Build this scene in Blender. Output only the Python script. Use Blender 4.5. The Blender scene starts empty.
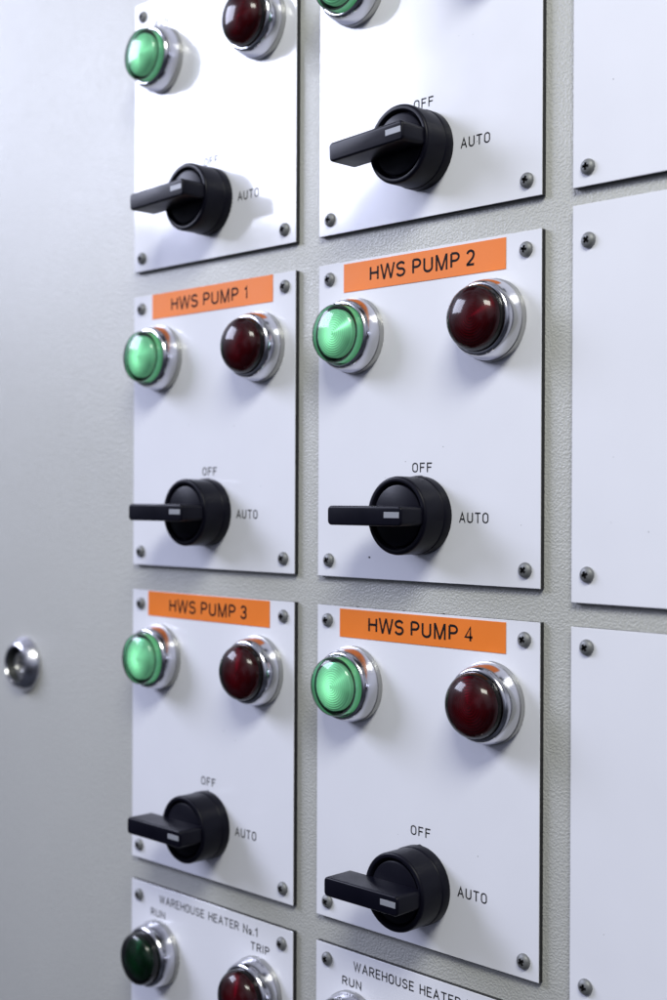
import bpy, bmesh, math, random
from mathutils import Vector, Matrix
random.seed(7)
MM = 0.001
ZO = 1.4            # height of the camera above the floor of the world, metres
scene = bpy.context.scene
COL = scene.collection

# ------------------------------------------------------------------ camera
cam_d = bpy.data.cameras.new('camera'); cam = bpy.data.objects.new('camera', cam_d); COL.objects.link(cam)
cam_d.sensor_fit = 'VERTICAL'; cam_d.sensor_height = 36.0; cam_d.lens = 1332.75*0.036
cam_d.clip_start = 0.02; cam_d.clip_end = 50
yaw, pitch, roll = 0.7807, -0.0004, 0.0042
f = Vector((-math.sin(yaw)*math.cos(pitch), math.cos(yaw)*math.cos(pitch), math.sin(pitch)))
r = Vector((math.cos(yaw), math.sin(yaw), 0)); u = r.cross(f)
r2 = math.cos(roll)*r + math.sin(roll)*u; u2 = -math.sin(roll)*r + math.cos(roll)*u
cam.matrix_world = Matrix.Translation((0.50807, -0.37911, ZO)) @ Matrix((r2, u2, -f)).transposed().to_4x4()
cam_d.dof.use_dof = True; cam_d.dof.focus_distance = 0.487; cam_d.dof.aperture_fstop = 8.6
scene.camera = cam

# ------------------------------------------------------------------ world, lamps, exposure
w = bpy.data.worlds.new('World'); scene.world = w; w.use_nodes = True
nt = w.node_tree; nt.nodes.clear()
out = nt.nodes.new('ShaderNodeOutputWorld'); bg = nt.nodes.new('ShaderNodeBackground')
tc = nt.nodes.new('ShaderNodeTexCoord'); sep = nt.nodes.new('ShaderNodeSeparateXYZ')
rmp = nt.nodes.new('ShaderNodeValToRGB'); ma = nt.nodes.new('ShaderNodeMath'); ma.operation = 'MULTIPLY_ADD'
ma.inputs[1].default_value = 0.5; ma.inputs[2].default_value = 0.5
nt.links.new(tc.outputs['Generated'], sep.inputs[0]); nt.links.new(sep.outputs['Z'], ma.inputs[0])
nt.links.new(ma.outputs[0], rmp.inputs[0]); 
# uneven surroundings: soft light and dark patches, so polished metal has something to reflect
no = nt.nodes.new('ShaderNodeTexNoise'); no.inputs['Scale'].default_value = 1.9; no.inputs['Detail'].default_value = 2.0
mr = nt.nodes.new('ShaderNodeMapRange'); mr.inputs['From Min'].default_value = .40; mr.inputs['From Max'].default_value = .60
mr.inputs['To Min'].default_value = .25; mr.inputs['To Max'].default_value = 1.6
vm = nt.nodes.new('ShaderNodeVectorMath'); vm.operation = 'SCALE'
nt.links.new(tc.outputs['Generated'], no.inputs['Vector']); nt.links.new(no.outputs['Fac'], mr.inputs['Value'])
nt.links.new(rmp.outputs[0], vm.inputs[0]); nt.links.new(mr.outputs[0], vm.inputs['Scale']); nt.links.new(vm.outputs[0], bg.inputs[0]); nt.links.new(bg.outputs[0], out.inputs[0])
e = rmp.color_ramp.elements
e[0].position = 0.0; e[0].color = (0.03, 0.035, 0.05, 1)
e[1].position = 1.0; e[1].color = (0.52, 0.54, 0.68, 1)
for p_, c_ in ((0.40, (0.10, 0.108, 0.15, 1)), (0.52, (0.30, 0.32, 0.41, 1)), (0.75, (0.40, 0.42, 0.53, 1))):
    k = e.new(p_); k.color = c_
bg.inputs[1].default_value = 0.75

def area(name, loc, target, sx, sy, power, color):
    d = bpy.data.lights.new(name, 'AREA'); d.shape = 'RECTANGLE'; d.size = sx; d.size_y = sy; d.energy = power; d.color = color
    o = bpy.data.objects.new(name, d); COL.objects.link(o); o.location = loc
    o.rotation_euler = (Vector(target)-Vector(loc)).to_track_quat('-Z', 'Y').to_euler()
    return o
area('window_light', (-0.99, -0.756, ZO+0.67), (0.1, 0, ZO+0.10), 0.74, 0.56, 23, (0.74, 0.78, 1.0))
area('ceiling_lamp', (0.80, -0.74, ZO+0.86), (0.18, 0, ZO+0.0), 0.60, 0.30, 14.5, (0.98, 0.99, 0.90))

scene.view_settings.view_transform = 'Standard'; scene.view_settings.look = 'None'
scene.view_settings.exposure = 0.0; scene.view_settings.gamma = 1.0

# ------------------------------------------------------------------ helpers
def mat(name, base=(.5,.5,.5), rough=.5, metal=0., coat=0., spec=.5, coat_rough=.05):
    m = bpy.data.materials.new(name); m.use_nodes = True
    b = m.node_tree.nodes['Principled BSDF']
    b.inputs['Base Color'].default_value = (*base, 1); b.inputs['Roughness'].default_value = rough
    b.inputs['Metallic'].default_value = metal; b.inputs['Coat Weight'].default_value = coat
    b.inputs['Coat Roughness'].default_value = coat_rough; b.inputs['Specular IOR Level'].default_value = spec
    return m
def N(m, t, **kw):
    n = m.node_tree.nodes.new(t)
    for k, v in kw.items(): setattr(n, k, v)
    return n
def L(m, a, b): m.node_tree.links.new(a, b)
def B(m): return m.node_tree.nodes['Principled BSDF']
def noise_bump(m, scale, strength, dist, detail=2, ramp=None):
    c = N(m, 'ShaderNodeTexCoord'); n = N(m, 'ShaderNodeTexNoise'); n.inputs['Scale'].default_value = scale; n.inputs['Detail'].default_value = detail
    L(m, c.outputs['Object'], n.inputs['Vector'])
    b = N(m, 'ShaderNodeBump'); b.inputs['Strength'].default_value = strength; b.inputs['Distance'].default_value = dist
    h = n.outputs['Fac']
    if ramp:
        rr = N(m, 'ShaderNodeMapRange', interpolation_type='SMOOTHSTEP'); rr.inputs['From Min'].default_value = ramp[0]; rr.inputs['From Max'].default_value = ramp[1]
        L(m, h, rr.inputs['Value']); h = rr.outputs[0]
    L(m, h, b.inputs['Height']); L(m, b.outputs[0], B(m).inputs['Normal'])
    return c, n, b
def vary(m, base, amt, scale, rough=None):
    """gentle dirt / tone variation on the colour and roughness"""
    c = N(m, 'ShaderNodeTexCoord'); n = N(m, 'ShaderNodeTexNoise'); n.inputs['Scale'].default_value = scale; n.inputs['Detail'].default_value = 5
    L(m, c.outputs['Object'], n.inputs['Vector'])
    mx = N(m, 'ShaderNodeMix', data_type='RGBA'); L(m, n.outputs['Fac'], mx.inputs['Factor'])
    mx.inputs['A'].default_value = (*[x*(1-amt) for x in base], 1); mx.inputs['B'].default_value = (*[min(1, x*(1+amt)) for x in base], 1)
    L(m, mx.outputs['Result'], B(m).inputs['Base Color'])
    if rough:
        mr = N(m, 'ShaderNodeMapRange'); mr.inputs['To Min'].default_value = rough[0]; mr.inputs['To Max'].default_value = rough[1]
        mr.inputs['From Min'].default_value = .3; mr.inputs['From Max'].default_value = .7
        L(m, n.outputs['Fac'], mr.inputs['Value']); L(m, mr.outputs[0], B(m).inputs['Roughness'])

M = {}
M['paint'] = mat('cabinet_paint', (.40, .415, .42), .45, 0, 0, .36)
vary(M['paint'], (.425, .428, .41), .05, 9, (.33, .42))
noise_bump(M['paint'], 1200, .75, .00014, 1.5, (.36, .66))
M['white'] = mat('white_laminate', (.73, .735, .785), .2)
vary(M['white'], (.72, .727, .785), .045, 26, (.07, .17))
M['core'] = mat('black_laminate_core', (.012, .012, .014), .5)
noise_bump(M['core'], 900, .4, .0003)
M['chrome'] = mat('chrome', (.60, .60, .63), .17, 1.0)
noise_bump(M['chrome'], 300, .05, .0004)
M['lock_chrome'] = mat('lock_chrome', (.6, .6, .64), .24, 1.0)
M['satin'] = mat('satin_chrome', (.45, .45, .44), .36, 1.0)
M['screw'] = mat('dull_zinc', (.19, .195, .20), .52, .45)
noise_bump(M['screw'], 900, .3, .0003, 4)
M['recess'] = mat('screw_recess', (.006, .006, .008), .6)
M['black'] = mat('black_plastic', (.003, .003, .008), .38, 0, 0, .13)
vary(M['black'], (.0035, .0035, .008), .2, 60, (.28, .42))
noise_bump(M['black'], 1500, .12, .0001)
M['ink'] = mat('engraving_black', (.006, .006, .008), .7, 0, 0, .12)
M['markw'] = mat('marker_grey', (.24, .25, .28), .45)
M['orange'] = mat('orange_tape', (.74, .185, .022), .5, 0, 0, .25)
vary(M['orange'], (.74, .185, .022), .07, 60, (.42, .55))
M['cavity'] = mat('lamp_cavity', (.01, .012, .012), .5)
M['speck'] = mat('dirt', (.02, .018, .015), .9)

def lens_mat(name, tint, ior=1.5, rough=.09):
    """tinted clear plastic shell: coloured see-through plus Fresnel gloss"""
    m = bpy.data.materials.new(name); m.use_nodes = True; t = m.node_tree; t.nodes.clear()
    o = t.nodes.new('ShaderNodeOutputMaterial'); mx = t.nodes.new('ShaderNodeMixShader'); fr = t.nodes.new('ShaderNodeFresnel'); fr.inputs[0].default_value = ior
    tr = t.nodes.new('ShaderNodeBsdfTransparent'); tr.inputs[0].default_value = (*tint, 1)
    g1 = t.nodes.new('ShaderNodeBsdfGlossy'); g1.inputs['Roughness'].default_value = rough
    g2 = t.nodes.new('ShaderNodeBsdfGlossy'); g2.inputs['Roughness'].default_value = .38
    gm = t.nodes.new('ShaderNodeMixShader'); gm.inputs[0].default_value = .25; t.links.new(g1.outputs[0], gm.inputs[1]); t.links.new(g2.outputs[0], gm.inputs[2]); gl = gm
    t.links.new(fr.outputs[0], mx.inputs[0]); t.links.new(tr.outputs[0], mx.inputs[1]); t.links.new(gl.outputs[0], mx.inputs[2]); t.links.new(mx.outputs[0], o.inputs[0])
    return m
M['lens_green'] = lens_mat('green_lens', (.48, .80, .63))
M['lens_green_off'] = lens_mat('green_lens_unlit', (.02, .16, .09))
M['lens_red'] = lens_mat('red_lens', (.25, .002, .06), 1.46)

def reflector_mat(name, base, emit, strength):
    """ringed inner lens with a glow put into its emission, strongest at its centre"""
    m = mat(name, base, .28, .45)
    c = N(m, 'ShaderNodeTexCoord'); ln = N(m, 'ShaderNodeVectorMath', operation='MULTIPLY'); ln.inputs[1].default_value = (1, 0, 1)
    le = N(m, 'ShaderNodeVectorMath', operation='LENGTH'); L(m, c.outputs['Object'], ln.inputs[0]); L(m, ln.outputs[0], le.inputs[0])
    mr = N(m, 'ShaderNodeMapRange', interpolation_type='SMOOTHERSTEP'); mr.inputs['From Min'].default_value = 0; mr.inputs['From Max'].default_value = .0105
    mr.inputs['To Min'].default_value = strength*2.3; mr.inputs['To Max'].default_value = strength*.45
    L(m, le.outputs['Value'], mr.inputs['Value'])
    # moulded rings: each ridge throws the glow out in a brighter and a darker band
    f1 = N(m, 'ShaderNodeMath', operation='MULTIPLY'); f1.inputs[1].default_value = 2*math.pi/.0009; L(m, le.outputs['Value'], f1.inputs[0])
    f2 = N(m, 'ShaderNodeMath', operation='SINE'); L(m, f1.outputs[0], f2.inputs[0])
    f3 = N(m, 'ShaderNodeMath', operation='MULTIPLY_ADD'); f3.inputs[1].default_value = .5; f3.inputs[2].default_value = 1; L(m, f2.outputs[0], f3.inputs[0])
    f4 = N(m, 'ShaderNodeMath', operation='MULTIPLY'); L(m, f3.outputs[0], f4.inputs[0]); L(m, mr.outputs[0], f4.inputs[1]); mr = f4
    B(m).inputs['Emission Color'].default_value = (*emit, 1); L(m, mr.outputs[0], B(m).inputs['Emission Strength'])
    return m
M['glow_green'] = reflector_mat('green_glow', (.60, .70, .62), (.46, .86, .60), .42)
M['glow_sleeve'] = reflector_mat('green_sleeve', (.4, .6, .48), (.40, .85, .55), .42)
M['dim_green'] = reflector_mat('green_dim', (.45, .6, .5), (.3, .9, .5), .02)  # lamp is unlit: faint green glow painted in as emission
M['dim_red'] = reflector_mat('red_dim', (.42, .34, .36), (1., .2, .15), .04)  # lamp is unlit: weak red emission stands in for outside light caught inside

def mesh_obj(name, bm, mats, parent=None, loc=None, sharp=40):
    for ed in bm.edges:
        if len(ed.link_faces) == 2 and ed.calc_face_angle(0) > math.radians(sharp): ed.smooth = False
    for fc in bm.faces: fc.smooth = True
    me = bpy.data.meshes.new(name); bm.to_mesh(me); bm.free()
    for m in (mats if isinstance(mats, (list, tuple)) else [mats]): me.materials.append(m)
    return inst(name, me, parent, loc)
def inst(name, me, parent=None, loc=None, rot=None):
    o = bpy.data.objects.new(name, me); COL.objects.link(o)
    if parent: o.parent = parent
    if loc: o.location = loc
    if rot: o.rotation_euler = rot
    return o
def tag(o, label=None, cat=None, group=None, kind=None):
    for k, v in (('label', label), ('category', cat), ('group', group), ('kind', kind)):
        if v: o[k] = v
    return o
def lathe(prof, seg=96, bm=None, knurl=None, mi=None):
    """prof: (radius, y[, material]) in mm round the Y axis; y negative is towards the viewer"""
    bm = bm or bmesh.new(); rings = []
    for i, p in enumerate(prof):
        rr, y = p[0], p[1]
        if rr < 1e-6: rings.append([bm.verts.new((0, y*MM, 0))]); continue
        ring = []
        for k in range(seg):
            a = 2*math.pi*k/seg; q = rr
            if knurl and knurl[0] <= i <= knurl[1] and k % 2: q -= .16
            ring.append(bm.verts.new((q*math.cos(a)*MM, y*MM, q*math.sin(a)*MM)))
        rings.append(ring)
    for i in range(len(rings)-1):
        a, b = rings[i], rings[i+1]
        for k in range(seg):
            k2 = (k+1) % seg
            if len(a) == 1 and len(b) == 1: continue
            vs = [a[0], b[k], b[k2]] if len(a) == 1 else ([a[k], b[0], a[k2]] if len(b) == 1 else [a[k], b[k], b[k2], a[k2]])
            fc = bm.faces.new(vs)
            if mi: fc.material_index = mi(i)
    bmesh.ops.recalc_face_normals(bm, faces=bm.faces)
    return bm
def box(x0, x1, y0, y1, z0, z1, bev=0, seg=2, bm=None):
    bm2 = bmesh.new()
    bmesh.ops.create_cube(bm2, size=1)
    for v in bm2.verts:
        v.co = Vector(((x0+x1)/2+v.co.x*(x1-x0), (y0+y1)/2+v.co.y*(y1-y0), (z0+z1)/2+v.co.z*(z1-z0)))*MM
    if bev: bmesh.ops.bevel(bm2, geom=list(bm2.edges), offset=bev*MM, segments=seg, profile=.5, affect='EDGES')
    return bm2

# ------------------------------------------------------------------ lettering (stroke letters on a 0..1 high box)
def arc(cx, cy, rx, ry, a0, a1, n=10):
    return [(cx+rx*math.cos(math.radians(a0+(a1-a0)*i/n)), cy+ry*math.sin(math.radians(a0+(a1-a0)*i/n))) for i in range(n+1)]
def oval(w_, h=1., y=0., r_=None, n=6):
    r_ = r_ or w_/2
    return arc(w_-r_, y+h-r_, r_, r_, 0, 90, n)+arc(r_, y+h-r_, r_, r_, 90, 180, n)+arc(r_, y+r_, r_, r_, 180, 270, n)+arc(w_-r_, y+r_, r_, r_, 270, 360, n)+[(w_, y+h-r_)]
def bowl(w_, y0, y1, n=8):
    ry = (y1-y0)/2
    return [(0, y1), (w_-ry, y1)]+arc(w_-ry, y0+ry, ry, ry, 90, -90, n)+[(0, y0)]
GL = {
 'O': (.56, [oval(.56)]), 'F': (.48, [[(.48, 1), (0, 1), (0, 0)], [(0, .52), (.40, .52)]]),
 'A': (.62, [[(0, 0), (.31, 1), (.62, 0)], [(.12, .33), (.50, .33)]]),
 'U': (.56, [[(0, 1)]+arc(.28, .28, .28, .28, 180, 360, 12)+[(.56, 1)]]), 'T': (.56, [[(0, 1), (.56, 1)], [(.28, 1), (.28, 0)]]),
 'W': (.86, [[(0, 1), (.22, 0), (.43, .98), (.64, 0), (.86, 1)]]),
 'R': (.54, [[(0, 0), (0, 1)], bowl(.54, .48, 1), [(.27, .48), (.55, 0)]]),
 'E': (.48, [[(.48, 1), (0, 1), (0, 0), (.48, 0)], [(0, .52), (.42, .52)]]),
 'H': (.56, [[(0, 0), (0, 1)], [(.56, 0), (.56, 1)], [(0, .52), (.56, .52)]]),
 'S': (.54, [arc(.28, .75, .25, .25, 20, 90, 5)+arc(.27, .745, .25, .235, 90, 262, 10)+arc(.28, .265, .26, .255, 75, -90, 10)+arc(.27, .26, .27, .26, -90, -165, 5)]),
 'I': (.02, [[(.0, 0), (.0, 1)]]), 'P': (.54, [[(0, 0), (0, 1)], bowl(.54, .46, 1)]),
 'N': (.56, [[(0, 0), (0, 1), (.56, 0), (.56, 1)]]), 'M': (.74, [[(0, 0), (0, 1), (.37, .02), (.74, 1), (.74, 0)]]),
 'o': (.34, [oval(.34, .42, .18), [(0, 0), (.34, 0)]]), '.': (.02, [[(0, 0), (0, .06)]]),
 '1': (.26, [[(.0, .78), (.14, .84), (.24, 1), (.24, 0)]]),
 '2': (.52, [arc(.26, .74, .25, .26, 170, 0, 10)+arc(.0, .74, .51, .52, -8, -38, 4)+[(.02, .04), (.02, 0), (.54, 0)]]),
 '3': (.52, [arc(.26, .75, .24, .25, 165, -80, 12)+[(.20, .53)], [(.20, .53)]+arc(.25, .265, .27, .265, 82, -165, 14)]),
 '4': (.54, [[(.40, 0), (.40, 1), (0, .28), (.56, .28)]]), ' ': (.22, []),
}
def ribbon(bm, pts, wd, y, rnd):
    P = [Vector(p) for p in pts]; Q = [P[0]]
    for p in P[1:]:
        if (p-Q[-1]).length > 1e-5: Q.append(p)
    P = Q; n = len(P)
    if n < 2: return
    closed = (P[0]-P[-1]).length < 1e-3 and n > 3
    if not closed:
        if not rnd: pass
    lft, rgt = [], []
    for i in range(n):
        d0 = (P[i]-P[i-1]).normalized() if i > 0 else ((P[-1]-P[-2]).normalized() if closed else None)
        d1 = (P[i+1]-P[i]).normalized() if i < n-1 else ((P[1]-P[0]).normalized() if closed else None)
        d0 = d0 or d1; d1 = d1 or d0
        n0 = Vector((-d0.y, d0.x)); n1 = Vector((-d1.y, d1.x)); m_ = (n0+n1)
        m_ = m_.normalized() if m_.length > 1e-6 else n0
        k = min(1/max(m_.dot(n0), .2), 2.6 if rnd else 1.25)*wd/2
        lft.append(P[i]+m_*k); rgt.append(P[i]-m_*k)
    def V(p): return bm.verts.new((p.x*MM, y*MM, p.y*MM))
    a = [V(p) for p in lft]; b = [V(p) for p in rgt]
    for i in range(n-1): bm.faces.new((a[i], a[i+1], b[i+1], b[i]))
    if rnd and not closed:
        for end, c, va, vb in ((0, P[0], a[0], b[0]), (1, P[-1], b[-1], a[-1])):
            s = Vector((va.co.x/MM-c.x, va.co.z/MM-c.y)); ring = []
            for j in range(1, 6):
                t = math.pi*j/6; ring.append(V(c+Vector((s.x*math.cos(t)-s.y*math.sin(t), s.x*math.sin(t)+s.y*math.cos(t)))))
            bm.faces.new([va]+ring+[vb])
def text_mesh(items, wd, rnd, y0=-.03):
    """items: (string, x0, x1, baseline, height, gap) in mm"""
    bm = bmesh.new(); k = 0
    for s, x0, x1, zb, h, gap in items:
        tot = sum(GL[c][0] for c in s)+gap*(len(s)-1)
        sx = (x1-x0-wd)/(tot*h); x = x0+wd/2
        for c in s:
            gw, st = GL[c]
            for pts in st:
                ribbon(bm, [(x+p[0]*h*sx, zb+wd/2+p[1]*(h-wd)) for p in pts], wd, y0-.012*(k % 4), rnd); k += 1
            x += (gw+gap)*h*sx
    bmesh.ops.recalc_face_normals(bm, faces=bm.faces)
    for fc in bm.faces:
        if fc.normal.y > 0: fc.normal_flip()
    return bm
# advance, left bearing, width of a plain grotesque in thousandths of the em
SANS = {'H': (722, 77, 569), 'W': (944, 16, 912), 'S': (667, 49, 571), 'P': (667, 86, 536), 'U': (722, 79, 565), 'M': (833, 73, 688),
        '1': (556, 101, 258), '2': (556, 26, 481), '3': (556, 34, 488), '4': (556, 25, 498), ' ': (278, 0, 0)}
def tape_text(s, x0, x1, zb, h, wd, y0):
    bm = bmesh.new(); k = 0
    x = -SANS[s[0]][1]; pos = []
    for c in s: pos.append(x+SANS[c][1]); x += SANS[c][0]
    sc = (x1-x0)/(pos[-1]+SANS[s[-1]][2])
    for c, px in zip(s, pos):
        gw, st = GL[c]; wid = SANS[c][2]*sc-wd
        if c in 'WM':      # straight strokes with level ends
            lx, hh = x0+px*sc, h
            def par(xa, za, xb, zb_):      # centre line (xa, za) to (xb, zb_)
                nonlocal k
                a = math.hypot(xb-xa, zb_-za); hw = wd*.92/2*a/abs(zb_-za); yy = (y0-.012*(k % 4))*MM; k += 1
                bm.faces.new([bm.verts.new((p*MM, yy, q*MM)) for p, q in ((xa-hw, zb+za), (xa+hw, zb+za), (xb+hw, zb+zb_), (xb-hw, zb+zb_))])
            W_ = wid+wd; hw = wd*.5
            if c == 'W':
                e_ = wd*.48
                par(lx+e_, hh, lx+W_*.27, 0); par(lx+W_*.27, 0, lx+W_*.5, hh); par(lx+W_*.5, hh, lx+W_*.73, 0); par(lx+W_*.73, 0, lx+W_-e_, hh)
            else:
                par(lx+hw, 0, lx+hw, hh); par(lx+W_-hw, 0, lx+W_-hw, hh); par(lx+hw*1.15, hh, lx+W_*.5, 0); par(lx+W_-hw*1.15, hh, lx+W_*.5, 0)
            continue
        for pts in st:
            ribbon(bm, [(x0+px*sc+wd/2+p[0]/gw*wid, zb+wd/2+p[1]*(h-wd)) for p in pts], wd, y0-.012*(k % 4), False); k += 1
    for fc in bm.faces:
        fc.normal_update()
        if fc.normal.y > 0: fc.normal_flip()
    return bm
def text_obj(name, items, wd, rnd, m, parent, loc=None, y0=-.03): return mesh_obj(name, text_mesh(items, wd, rnd, y0), m, parent, loc)

# ------------------------------------------------------------------ shared meshes
def keep(bm, name, mats, sharp=40):
    o = mesh_obj(name, bm, mats, sharp=sharp); me = o.data; bpy.data.objects.remove(o); return me
# plate blanks: white skin over a black core
def plate_mesh(W, H):
    bm = bmesh.new()
    x, z = W/2*MM, H/2*MM
    def ring(ins, y, zz=None): return [bm.verts.new((sx*(x-ins*MM), y*MM, sz*(z-ins*MM))) for sx, sz in ((-1, -1), (1, -1), (1, 1), (-1, 1))]
    rs = [ring(.12, 2.3), ring(0, 2.2), ring(0, .2), ring(0, .12), ring(.12, 0)]
    bm.faces.new(rs[0])
    for i in range(4):
        for k in range(4):
            fc = bm.faces.new((rs[i][k], rs[i][(k+1) % 4], rs[i+1][(k+1) % 4], rs[i+1][k]))
            fc.material_index = 1 if i < 2 else 0
    bm.faces.new(rs[4]); bmesh.ops.recalc_face_normals(bm, faces=bm.faces)
    return bm
# screw head with cross recess
def screw_mesh():
    prof = [(0, .3), (2.75, .3), (2.78, -.25)]+[(2.78*math.cos(a), -.25-1.65*math.sin(a)) for a in [math.radians(t) for t in range(10, 90, 10)]]+[(0, -1.92)]
    dome = keep(lathe(prof, 48), 'screw', [M['screw'], M['recess']], 50)
    cut = bmesh.new()
    for (a, b_) in ((1.3, .5), (.5, 1.3)):
        bm2 = box(-a, a, -3, -.6, -b_, b_)
        for fc in bm2.faces: fc.material_index = 1
        me = bpy.data.meshes.new('c'); bm2.to_mesh(me); bm2.free(); cut.from_mesh(me)
    # a little square well in the middle keeps the cross from looking flat
    cm = bpy.data.meshes.new('cut'); cut.to_mesh(cm); cut.free(); cm.materials.append(M['screw']); cm.materials.append(M['recess'])
    a = bpy.data.objects.new('a', dome); b = bpy.data.objects.new('b', cm); COL.objects.link(a); COL.objects.link(b)
    md = a.modifiers.new('x', 'BOOLEAN'); md.operation = 'DIFFERENCE'; md.object = b; md.solver = 'EXACT'; md.use_self = True
    dg = bpy.context.evaluated_depsgraph_get(); me = bpy.data.meshes.new_from_object(a.evaluated_get(dg))
    bpy.data.objects.remove(a); bpy.data.objects.remove(b); me.name = 'screw'
    return me
ME = {}
ME['screw'] = screw_mesh()
# pilot lamp
ME['bezel'] = keep(lathe([(13.6, 0), (14.75, 0), (14.9, -.2), (14.95, -.45), (14.95, -2.1), (14.85, -2.35), (14.6, -2.45), (14.58, -2.9), (14.42, -4.0), (14.15, -5.6), (13.82, -7.0), (13.45, -8.0), (13.1, -8.55), (12.8, -8.85), (12.45, -9.0), (12.05, -9.02), (11.9, -8.8), (11.85, -5)], 216, knurl=(3, 4),
     mi=lambda i: 1 if i < 6 else 0), 'bezel', [M['chrome'], M['satin']], 28)
dome = [(11.7, -5.5), (11.7, -11.2), (11.5, -12.4), (11.15, -13.3), (10.6, -14.0), (9.9, -14.5), (8.6, -15.1), (7, -15.65), (5.2, -16.1), (3.3, -16.4), (1.6, -16.55), (0, -16.6)]
ME['lens'] = {k: keep(lathe(dome, 96), 'lens', M[m]) for k, m in (('green', 'lens_green'), ('green_off', 'lens_green_off'))}
ME['lens']['red'] = keep(lathe([(11.8, -5.5), (11.82, -9.6), (11.7, -10.9), (11.35, -12.1), (10.75, -13.2), (9.9, -14.2), (8.7, -15.15), (7.2, -15.95), (5.4, -16.6), (3.4, -17.05), (1.6, -17.25), (0, -17.3)], 96), 'lens', M['lens_red'])
rp = [(9.35, -10.2), (9.35, -12.2)]
for i in range(10):
    rr = 9.2-i*.9; rp += [(rr, -12.3-.14*i), (rr-.65, -12.8-.14*i)]
rp += [(0, -14.1)]
ME['core'] = {k: keep(lathe(rp, 96), 'reflector', M[m], 15) for k, m in (('green', 'glow_green'), ('green_off', 'dim_green'), ('red', 'dim_red'))}
ME['cavity'] = keep(lathe([(11.4, -6), (9.8, -9.9), (0, -10)], 64), 'socket', M['cavity'])
ME['sleeve'] = keep(lathe([(11.1, -6), (11.15, -11.2), (10.9, -11.6), (10.6, -11.2), (10.6, -6)], 96, mi=lambda i: 0 if i < 1 else 1), 'sleeve', [M['glow_sleeve'], M['cavity']])
# selector switch
kp = [(13.9, 0), (14.75, -.0), (14.8, -.4), (14.8, -3.6), (14.65, -4.0), (14.5, -4.15), (14.58, -13.4), (14.48, -13.9), (14.2, -14.3), (13.7, -14.5), (12.8, -14.4), (12.25, -13.9), (12.0, -13.0), (11.9, -12.4), (11.7, -12.3), (11.55, -12.5), (11.5, -13.2), (11.3, -13.7), (10.8, -13.95), (0, -14.1)]
ME['knob'] = keep(lathe(kp, 128), 'knob', M['black'], 35)
def lever_mesh():
    bm = box(-24, 13.2, -26.2, -13.8, -3.65, 3.65)
    vs = [ed for ed in bm.edges if abs((ed.verts[0].co-ed.verts[1].co).normalized().y) > .9]
    bmesh.ops.bevel(bm, geom=vs, offset=1.7*MM, segments=5, profile=.5, affect='EDGES')
    fr = [ed for ed in bm.edges if all(v.co.y < -.0257 for v in ed.verts)]
    bmesh.ops.bevel(bm, geom=fr, offset=.8*MM, segments=4, profile=.5, affect='EDGES')
    # slightly waisted along its length
    for v in bm.verts:
        t = min(max((v.co.x/MM+24)/37.2, 0), 1); v.co.z *= (1-.14*math.sin(math.pi*t)*(1 if v.co.y > -.02 else .3))
    return bm
ME['lever'] = keep(lever_mesh(), 'lever', M['black'], 50)
ME['mark'] = keep(box(4.7, 12.2, -26.26, -25.2, -.75, 1.55, .12, 1), 'pointer_mark', M['markw'])
bmt = bmesh.new()
t0 = [bmt.verts.new((x*MM, y*MM, z*MM)) for x, y, z in ((-2.6, -.1, 14.3), (2.6, -.1, 14.3), (0, -.1, 15.15), (-2.2, -3.6, 14.3), (2.2, -3.6, 14.3), (0, -3.4, 14.9))]
for q in ((0, 1, 2), (3, 5, 4), (0, 2, 5, 3), (2, 1, 4, 5), (1, 0, 3, 4)): bmt.faces.new([t0[i] for i in q])
bmesh.ops.recalc_face_normals(bmt, faces=bmt.faces)
ME['tab'] = keep(bmt, 'index_tab', M['black'])

# ------------------------------------------------------------------ the setting: painted cabinet face
cab = mesh_obj('cabinet_face', box(-700, 720, 2.35, 320, -650, 420, 2, 2), M['paint'], loc=(0, 0, ZO))
tag(cab, 'pale grey textured sheet metal cabinet face behind all the plates', kind='structure')

# cam lock at the far left
lk = mesh_obj('cam_lock', lathe([(14.4, 0), (14.5, -.6), (14.0, -1.8), (12.8, -3.6), (11.2, -5.4), (10.2, -6.2), (9.5, -6.2), (9.1, -5.6), (8.2, -2.0), (7.4, -1.0), (0, -.8)], 72), [M['lock_chrome'], M['cavity']], loc=(-.096, .00235, ZO-.0865), sharp=50)
for fc in lk.data.polygons:
    if max((lk.data.vertices[v].co.xz.length for v in fc.vertices)) < .0092: fc.material_index = 1
tag(lk, 'round chrome cam lock with dark recessed core at the far left of the cabinet face', 'lock')
core = mesh_obj('lock_core', lathe([(6.3, -1.0), (6.3, -2.6), (5.9, -3.0), (4.4, -3.0), (4.1, -2.6), (3.9, -1.4), (0, -1.4)], 48), M['satin'], lk, sharp=40)
mesh_obj('key_slot', box(-2.9, 2.9, -1.75, -1.0, -.7, .7), M['recess'], lk)

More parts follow.
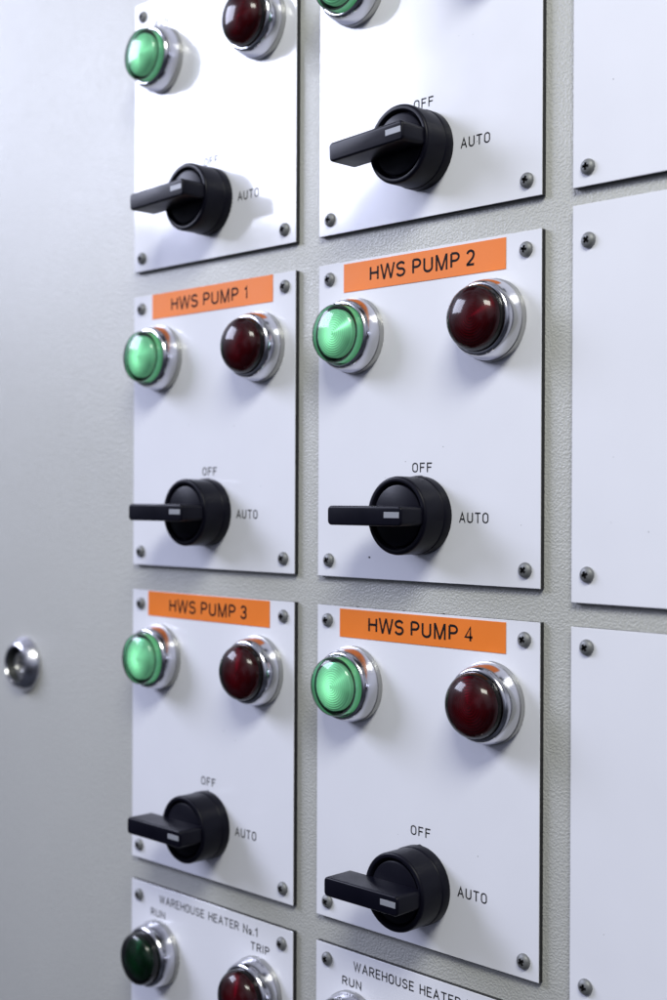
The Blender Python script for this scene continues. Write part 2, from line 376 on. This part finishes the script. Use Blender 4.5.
# ------------------------------------------------------------------ plates
PW, PH = 110., 125.2
def root_at(cx, cz, name='control_plate'):
    o = bpy.data.objects.new(name, None); COL.objects.link(o); o.location = (cx*MM, 0, ZO+cz*MM); o.empty_display_size = .02
    return o
plate_me = keep(plate_mesh(PW, PH), 'faceplate', [M['white'], M['core']], 30)
def screws(root, W, H, dx=6.3, dz=6.2, skip=()):
    for sx in (-1, 1):
        for sz in (-1, 1):
            if (sx, sz) in skip: continue
            s = inst('screw', ME['screw'], root, (sx*(W/2-dx)*MM+random.uniform(-.3, .3)*MM, 0, sz*(H/2-dz)*MM+random.uniform(-.3, .3)*MM),
                     (random.uniform(-.03, .03), random.uniform(0, 1.57), random.uniform(-.03, .03)))
def lamp(root, x, z, state):
    b = inst('indicator_lamp', ME['bezel'], root, (x*MM, -.02*MM, z*MM), (0, random.uniform(0, 3), 0))
    lab = {'green': 'lit green indicator lamp in chrome bezel', 'green_off': 'unlit dark green indicator lamp in chrome bezel', 'red': 'unlit dark red indicator lamp in chrome bezel'}[state]
    b['label'] = lab
    ln = inst('lens', ME['lens'][state], b)
    rf = inst('reflector', ME['core'][state], b)
    if state == 'red': rf.scale = (1.13, .97, 1.13)
    inst('socket', ME['cavity'], b)
    if state == 'green': inst('sleeve', ME['sleeve'], b)
def switch(root, x, z, ang, ky=1):
    k = inst('selector_switch', ME['knob'], root, (x*MM, -.02*MM, z*MM)); k.scale = (1, ky, 1)
    lv = inst('lever', ME['lever'], k, None, (0, math.radians(-ang), 0))
    mk = inst('pointer_mark', ME['mark'], k, None, (0, math.radians(-ang), 0))
    inst('index_tab', ME['tab'], k)
def control(cx, ztop, label, title, tape, greens, ang=0, knob=True, head=None, kz=0, ky=1):
    cz = ztop-PH/2; rt = root_at(cx, cz); tag(rt, label, 'control plate')
    inst('faceplate', plate_me, rt); screws(rt, PW, PH)
    T = PH/2
    lamp(rt, -33.9, T-30.1, greens); lamp(rt, 33.9, T-30.1, 'red')
    if knob: switch(rt, .4, T-100.3+kz, ang, ky)
    items = [('OFF', -4.3, 5.5, T-84.1, 3.7, .36), ('AUTO', 18.6, 32.2, T-102.8, 3.9, .34), ]
    if head == 'RUN': items += [('RUN', -40.2, -29.7, T-14.0, 3.5, .34)]
    elif head: items += [(head, -34.0, 33.3, T-7.3, 3.8, .30), ('RUN', -40.2, -29.7, T-14.0, 3.5, .34), ('TRIP', 29, 40.8, T-13.4, 3.5, .34)]
    if not knob: items = items[2:]
    for it in items: text_obj('lettering', [it], .54, True, M['ink'], rt)
    if tape:
        x0, x1, za, zb, tx0, tx1, ty = tape   # tape extents from plate centre and top
        tp = mesh_obj('label_tape', box(x0, x1, -.22, -.01, T+zb, T+za, .04, 1), M['orange'], rt)
        bmx = tape_text(title, tx0, tx1, T+ty, 6.0, .94, -.25)
        mesh_obj('lettering', bmx, M['ink'], tp)
    return rt
X1, X2 = 55., 178.7
TA, TB, TC, TD = 231.3, 94.4, -42.45, -178.4
control(X1, TA, 'glossy white switch plate washed in glare, directly above the HWS PUMP 1 plate', None, None, 'green', 2, head='RUN')
control(X2, TA, 'white switch plate in the top row directly above the HWS PUMP 2 plate', None, None, 'green', 3.0)
control(X1, TB, 'white switch plate with tape reading HWS PUMP 1, left of the HWS PUMP 2 plate', 'HWS PUMP 1', (-40.8, 41.3, -.1, -11.5, -26.8, 25.5, -8.9), 'green')
p2 = control(X2, TB, 'white switch plate with tape reading HWS PUMP 2, beside tall blank plate', 'HWS PUMP 2', (-40.8, 39.6, -1.0, -12.3, -26.6, 25.6, -9.3), 'green')
control(X1, TC, 'white plate headed HWS PUMP 3 in orange, directly above the WAREHOUSE HEATER No.1 plate', 'HWS PUMP 3', (-43.0, 40.2, -.3, -11.6, -27.2, 25.8, -9.1), 'green', 0, kz=-.8)
control(X2, TC, 'white switch plate with tape reading HWS PUMP 4, below the HWS PUMP 2 plate', 'HWS PUMP 4', (-42.2, 40.3, -.9, -12.1, -26.6, 25.6, -9.3), 'green', 0, kz=-1.8, ky=1.04)
control(X1, TD, 'white plate engraved WAREHOUSE HEATER No.1 at the bottom left with unlit lamps', None, None, 'green_off', 0, head='WAREHOUSE HEATER No.1')
control(X2, TD, 'white plate engraved WAREHOUSE HEATER cut off by the bottom edge beside the No.1 plate', None, None, 'green_off', 0, head='WAREHOUSE HEATER No.2')

# blank plates of the right column
def blank(x0, W, z0, z1, label):
    rt = root_at(x0+W/2, (z0+z1)/2, 'blank_plate'); tag(rt, label, 'blank plate')
    mesh_obj('faceplate', plate_mesh(W, z1-z0), [M['white'], M['core']], rt, sharp=30)
    screws(rt, W, z1-z0, 6.3, 9.0 if False else 6.3)
    return rt
blank(246.5, 110, 106.1, 241.1, 'blank white plate at the top right corner')
def blank2(z0, z1, sz0, sz1, label):
    rt = root_at(246.5+55, (z0+z1)/2, 'blank_plate'); tag(rt, label, 'blank plate')
    mesh_obj('faceplate', plate_mesh(110, z1-z0), [M['white'], M['core']], rt, sharp=30)
    for sx in (-48.5, 48.5):
        for sz in (sz0, sz1):
            inst('screw', ME['screw'], rt, (sx*MM, 0, (sz-(z0+z1)/2)*MM), (.02, random.uniform(0, 1.5), -.02))
blank2(-34.7, 100.1, -25.0, 87.7, 'tall blank white plate at the right edge, beside HWS PUMP 2')
blank2(-174, -42.9, -163.8, -49.5, 'blank white plate at the lower right edge, beside HWS PUMP 4')

# specks of dirt
def speck(root, x, y, z, s, name='dirt_speck'):
    bm = bmesh.new(); bmesh.ops.create_icosphere(bm, subdivisions=1, radius=s*MM)
    for v in bm.verts: v.co = Vector((v.co.x*random.uniform(.7, 1.4), v.co.y*.4, v.co.z*random.uniform(.7, 1.2)))
    return mesh_obj(name, bm, M['speck'], root, (x*MM, y*MM, z*MM))
speck(p2, -26.3, 0, -54.3, .5)

for rt in list(COL.objects):
    if rt.name.startswith('control_plate') and rt.location.z < ZO:
        for k in range(9):
            speck(rt, random.uniform(-50, 15), random.uniform(.3, 1.7), PH/2+.1, random.uniform(.15, .42))

for rt in list(COL.objects):
    if rt.name.startswith(('control_plate', 'blank_plate')):
        for k in range(4):
            speck(rt, random.uniform(-50, 50), 0, random.uniform(-45, 5), random.uniform(.09, .2))
